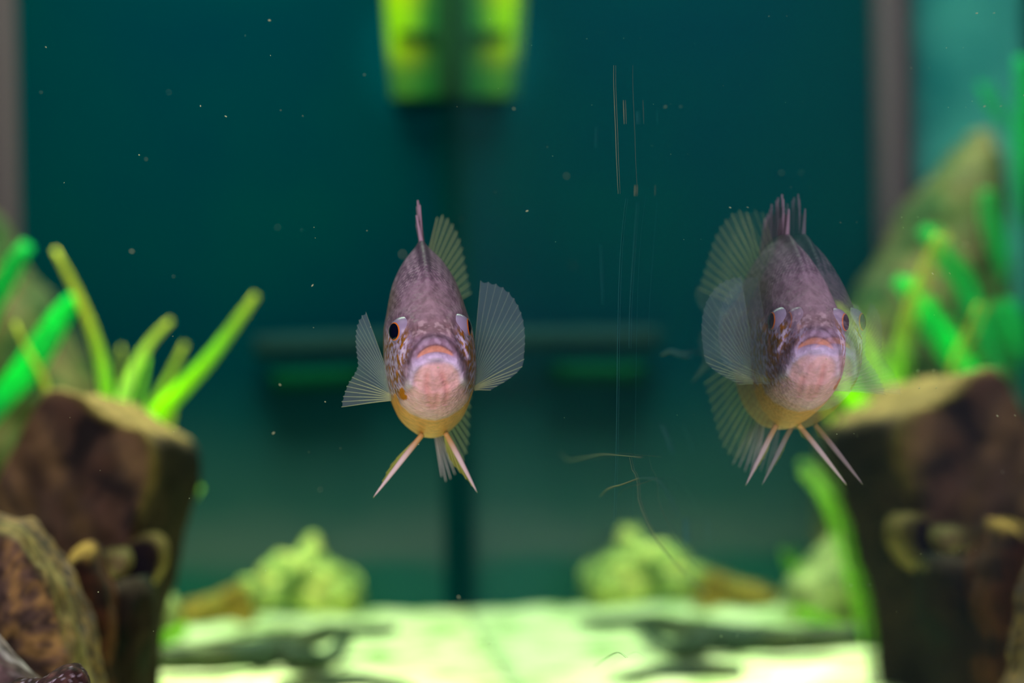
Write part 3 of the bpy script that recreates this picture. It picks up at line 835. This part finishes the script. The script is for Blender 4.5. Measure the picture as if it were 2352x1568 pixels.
# fins
FIN_Y = membrane('yellow_green_fin_membrane', lin(180, 200, 176), 0.22)
FIN_C = membrane('clear_fin_membrane', lin(165, 182, 202), 0.24)
FIN_D = membrane('mauve_fin_membrane', lin(140, 112, 128), 0.85)
RAY_Y = plain('yellow_fin_ray', lin(190, 196, 100), 0.5)
RAY_C = membrane('pale_fin_ray', lin(186, 204, 185), 0.30)
RAY_G = membrane('olive_fin_ray', lin(214, 220, 176), 0.62)
RAY_D = plain('mauve_fin_spine', lin(166, 140, 152), 0.5)
RAY_W = plain('white_fin_edge', lin(206, 200, 196), 0.5)
def fin(name, bases, tips, mats, ray_r=(1.6, 0.6), sag=0.0, scallop=0.04, sub=4, cols=14, bow=(0, 0, 0), bright=0):
    """rays from bases to tips joined by a thin membrane; units are fish pixels before the bend"""
    n = len(bases); bow = Vector(bow)
    B = resample([Vector(b) for b in bases], (n - 1) * sub + 1); T = resample([Vector(t) for t in tips], (n - 1) * sub + 1)
    V, Fc, Mi = [], [], []
    K = len(B)
    for i in range(K):
        ph = (i % sub) / sub
        cut = 1 - scallop * math.sin(math.pi * ph)
        for j in range(cols + 1):
            t = j / cols * cut
            p = B[i].lerp(T[i], t) + bow * math.sin(math.pi * 0.5 * t) * t
            p = p + Vector((0.8 * math.sin(math.pi * ph), 0, 0))
            V.append(fl(bend(*p)))
    for i in range(K - 1):
        for j in range(cols):
            a = i * (cols + 1) + j
            Fc.append((a, a + 1, a + cols + 2, a + cols + 1)); Mi.append(0)
    for i in range(0, K, sub):
        P = [fl(bend(*(B[i].lerp(T[i], j / cols) + bow * math.sin(math.pi * 0.5 * j / cols) * (j / cols)))) for j in range(cols + 1)]
        R = [(ray_r[0] + (ray_r[1] - ray_r[0]) * j / cols) * U for j in range(cols + 1)]
        v2, f2 = tube(P, R, 6, 1.0, Vector((0.3, 0.2, 1)), len(V))
        V += v2; Fc += f2; Mi += [2 if i // sub < bright else 1] * len(f2)
    return link(name, V, Fc, mats, fish, fmats=Mi)

# dorsal: stiff spines, then the soft rear lobe leaning to the right
nb_ = 9
bs = [(0, 345 + 28 * i, ZT(345 + 28 * i) - 4) for i in range(nb_)]
tp_ = [((-8, 4, -6, 0, -8, -4, -12, -16, -20)[i], 362 + 30 * i, (300, 334, 338, 330, 326, 318, 308, 298, 290)[i]) for i in range(nb_)]
fin('dorsal_spines', bs, tp_, [FIN_D, RAY_D], (6.5, 2.2), scallop=0.34, sub=6)
ns = 12
bs = [(2 + 1.2 * i, 575 + 15 * i, ZT(575 + 15 * i) - 5) for i in range(ns)]
tp_ = [(26 + 42 * math.sin(math.pi * 0.5 * min(1, i / 7)), 595 + 20 * i, (300, 306, 302, 292, 278, 260, 240, 216, 190, 164, 138, 112)[i]) for i in range(ns)]
fin('soft_dorsal_fin', bs, tp_, [FIN_Y, RAY_G], (2.5, 1.0), scallop=0.05, bow=(6, 0, 4))
na = 11
bs = [(6 + 1.0 * i, 560 + 16 * i, ZB(560 + 16 * i) + 6) for i in range(na)]
tp_ = [(36 + 32 * math.sin(math.pi * 0.5 * min(1, i / 5)), 580 + 20 * i, (-318, -320, -312, -298, -280, -258, -234, -208, -182, -156, -130)[i]) for i in range(na)]
fin('anal_fin', bs, tp_, [FIN_Y, RAY_G], (2.5, 1.0), scallop=0.05)
bs = [(0, 520 + 9 * i, ZB(520 + 9 * i) + 8) for i in range(5)]
tp_ = [(8 + 10 * i, 560 + 16 * i, (-338, -352, -346, -336, -330)[i]) for i in range(5)]
fin('anal_spines', bs, tp_, [FIN_C, RAY_W], (3.0, 1.2), scallop=0.25)
nc = 15
bs = [(0, 796, 48 - 96 * i / (nc - 1)) for i in range(nc)]
tp_ = [(10 * math.sin(i), 985 - 34 * math.cos((i / (nc - 1) - 0.5) * 2 * math.pi * 0.5) * 1.0, 128 - 256 * i / (nc - 1)) for i in range(nc)]
fin('caudal_fin', bs, tp_, [FIN_C, RAY_C], (2.0, 0.8), scallop=0.05)

# pectorals
def polar(cx, cz, r, deg): return (cx + r * math.cos(math.radians(deg)), cz + r * math.sin(math.radians(deg)))
nr = 20
bs, tp_ = [], []
for i in range(nr):
    q = i / (nr - 1)
    deg = 8 + 76 * q
    rr = (30 + 90 * sm(0, 0.25, q) + 118 * sm(0.15, 0.9, q))
    bx, bz = 99 - 2 * q, -124 + 26 * q
    tx, tz = polar(bx, bz, rr, deg)
    bs.append((bx, 232 - 4 * q, bz)); tp_.append((tx, 228 + 30 * q, tz))
fin('pectoral_fin', bs, tp_, [FIN_C, RAY_C, RAY_G], (1.4, 0.5), scallop=0.02, bright=7, bow=(8, -12, -6))
bs, tp_ = [], []
for i in range(nr):
    q = i / (nr - 1)
    deg = 181 - 78 * q
    rr = (112 - 8 * sm(0, .25, q) - 10 * sm(0.2, 0.5, q) + 85 * sm(0.55, 1.0, q))
    bx, bz = -97 - 1 * q, -136 + 42 * q
    tx, tz = polar(bx, bz, rr, deg)
    bs.append((bx, 232 - 4 * q, bz)); tp_.append((tx, 222 + 34 * q, tz))
fin('pectoral_fin', bs, tp_, [FIN_C, RAY_C, RAY_G], (1.4, 0.5), scallop=0.02, bright=7, bow=(-6, -12, -6))

# pelvic fins
def pelvic(root, tip, side, inner):
    n = 8
    bs, tp_ = [], []
    for i in range(n):
        q = i / (n - 1)
        bs.append((root[0] - side * 3 * q, 300 + 22 * q, root[1] + 3 * q))
        L = 1 - 0.80 * q ** 0.8
        tx = root[0] + (tip[0] - root[0]) * L + side * inner * 26 * math.sin(math.pi * min(1, q * 0.9)) * (0.5 + 0.5 * q)
        tz = root[1] + (tip[1] - root[1]) * L
        tp_.append((tx, 322 + 60 * q, tz))
    o = fin('pelvic_fin', bs, tp_, [FIN_P, RAY_Y], (1.8, 0.6), scallop=0.03, sub=3, bow=(-side * 5, 0, -2))
    P = [fl((root[0] + (tip[0] - root[0]) * t - side * 6 * math.sin(math.pi * 0.5 * t) * t, 298 + 22 * t, root[1] + (tip[1] - root[1]) * t)) for t in np.linspace(0, 1, 18)]
    R = [(8.0 * (1 - t) ** 0.55 + 0.6) * U * (0.75 + 0.25 * math.sin(3 * t)) for t in np.linspace(0, 1, 18)]
    V, Fc = tube(P, R, 10, 0.6)
    cc = [mixc(lin(190, 150, 80), lin(226, 205, 200), sm(0.05, 0.45, (i // 10) / 17)) for i in range(len(V))]
    link('spine', V, Fc, SPINE, o, cc)
FIN_P = membrane('yellow_pelvic_membrane', lin(196, 196, 84), 0.75)
SPINE = coloured('pelvic_spine', 0.5, 0.4)
pelvic((-26, -222), (-156, -364), -1, 1)
pelvic((28, -222), (102, -368), 1, -0.9)

# ================================================================== WATER
SPECK = plain('drifting_speck', lin(190, 200, 150), 0.6)
V, Fc = [], []
for k in range(75):
    px, py = random.uniform(20, 1380), random.uniform(20, 1500)
    d = FOCUS + random.gauss(0, 0.05)
    c = at(px, py, d); r = random.choice((0.6, 0.8, 1.0, 1.4, 2.0)) * U
    ax = Vector((random.gauss(0, 1), random.gauss(0, 1), random.gauss(0, 1))).normalized()
    v, f = tube([c - ax * r * 1.6, c - ax * r * 0.7, c + ax * r * 0.8, c + ax * r * 1.6], [r * 0.2, r * 0.8, r * 0.7, r * 0.2], 6, 1.0, Vector((0.3, 0.4, 0.8)), len(V))
    V += v; Fc += f
tag(link('drifting_specks', V, Fc, SPECK, origin=at(700, 780, FOCUS)), 'tiny pale specks drifting in the water around the fish', 'specks', kind='stuff')

# streaks and algae threads on the inner face of the side glass
STK = plain('algae_thread', lin(120, 128, 100), 0.7)
STB = plain('glass_scratch', lin(30, 105, 110), 0.7)
def on_glass(px, py):
    x = (px - 1176) / F; z = (784 - py) / F
    dv = Vector((x * c_ + z * s_, 1, -x * s_ + z * c_))
    o_ = Vector((0, 0, CAMZ))
    tt = ((CORNER - o_).dot(ACROSS)) / dv.dot(ACROSS)
    return o_ + dv * tt + ACROSS * 0.0003
def thread(pts, wpx, mat, name):
    P = resample([on_glass(*p) for p in pts], 24)
    N_ = len(P)
    R = [wpx / 2 * U * (0.35 + 0.65 * math.sin(math.pi * (0.08 + 0.84 * i / (N_ - 1)))) for i in range(N_)]
    V, Fc = tube(P, R, 6, 0.5, ACROSS)
    return link(name, V, Fc, mat, side, origin=P[N_ // 2].copy())
for pts, wd, mt, nm in (
    ([(1412, 150), (1412, 200), (1416, 300), (1418, 360), (1422, 445)], 4, STK, 'algae_streak'),
    ([(1434, 230), (1436, 285)], 4, STK, 'algae_streak'), ([(1465, 255), (1466, 285)], 3, STB, 'algae_streak'),
    ([(1461, 425), (1460, 450)], 5, STK, 'algae_streak'),
    ([(1440, 455), (1434, 500), (1426, 600), (1421, 760), (1418, 1000), (1412, 1200)], 2.2, STB, 'scratch'),
    ([(1465, 465), (1458, 560), (1449, 700), (1447, 800)], 2.2, STB, 'scratch'),
    ([(1370, 290), (1369, 340)], 2, STB, 'scratch'), ([(1380, 560), (1385, 700)], 1.6, STB, 'scratch'),
    ([(1290, 1040), (1305, 1056), (1345, 1050), (1385, 1043), (1430, 1046), (1475, 1050)], 2.2, STK, 'algae_thread'),
    ([(1380, 1140), (1398, 1122), (1430, 1112), (1468, 1098)], 3.2, STK, 'algae_thread'),
    ([(1448, 1050), (1454, 1078), (1466, 1098), (1466, 1130), (1474, 1165), (1500, 1222), (1540, 1280), (1590, 1330), (1625, 1365)], 2.6, STK, 'algae_thread'),
    ([(1466, 1098), (1505, 1100), (1530, 1125), (1560, 1185)], 2.2, STB, 'algae_thread'),
    ([(1520, 975), (1535, 1010), (1545, 1040)], 3, STB, 'algae_streak'), ([(1575, 1190), (1578, 1250)], 5, STB, 'algae_streak'),
    ([(1365, 1530), (1395, 1510), (1420, 1498), (1440, 1510)], 1.6, STK, 'algae_thread'),
    ([(1520, 815), (1540, 806), (1560, 812), (1588, 815)], 7, STB, 'algae_streak')):
    thread(pts, wd, mt, nm)
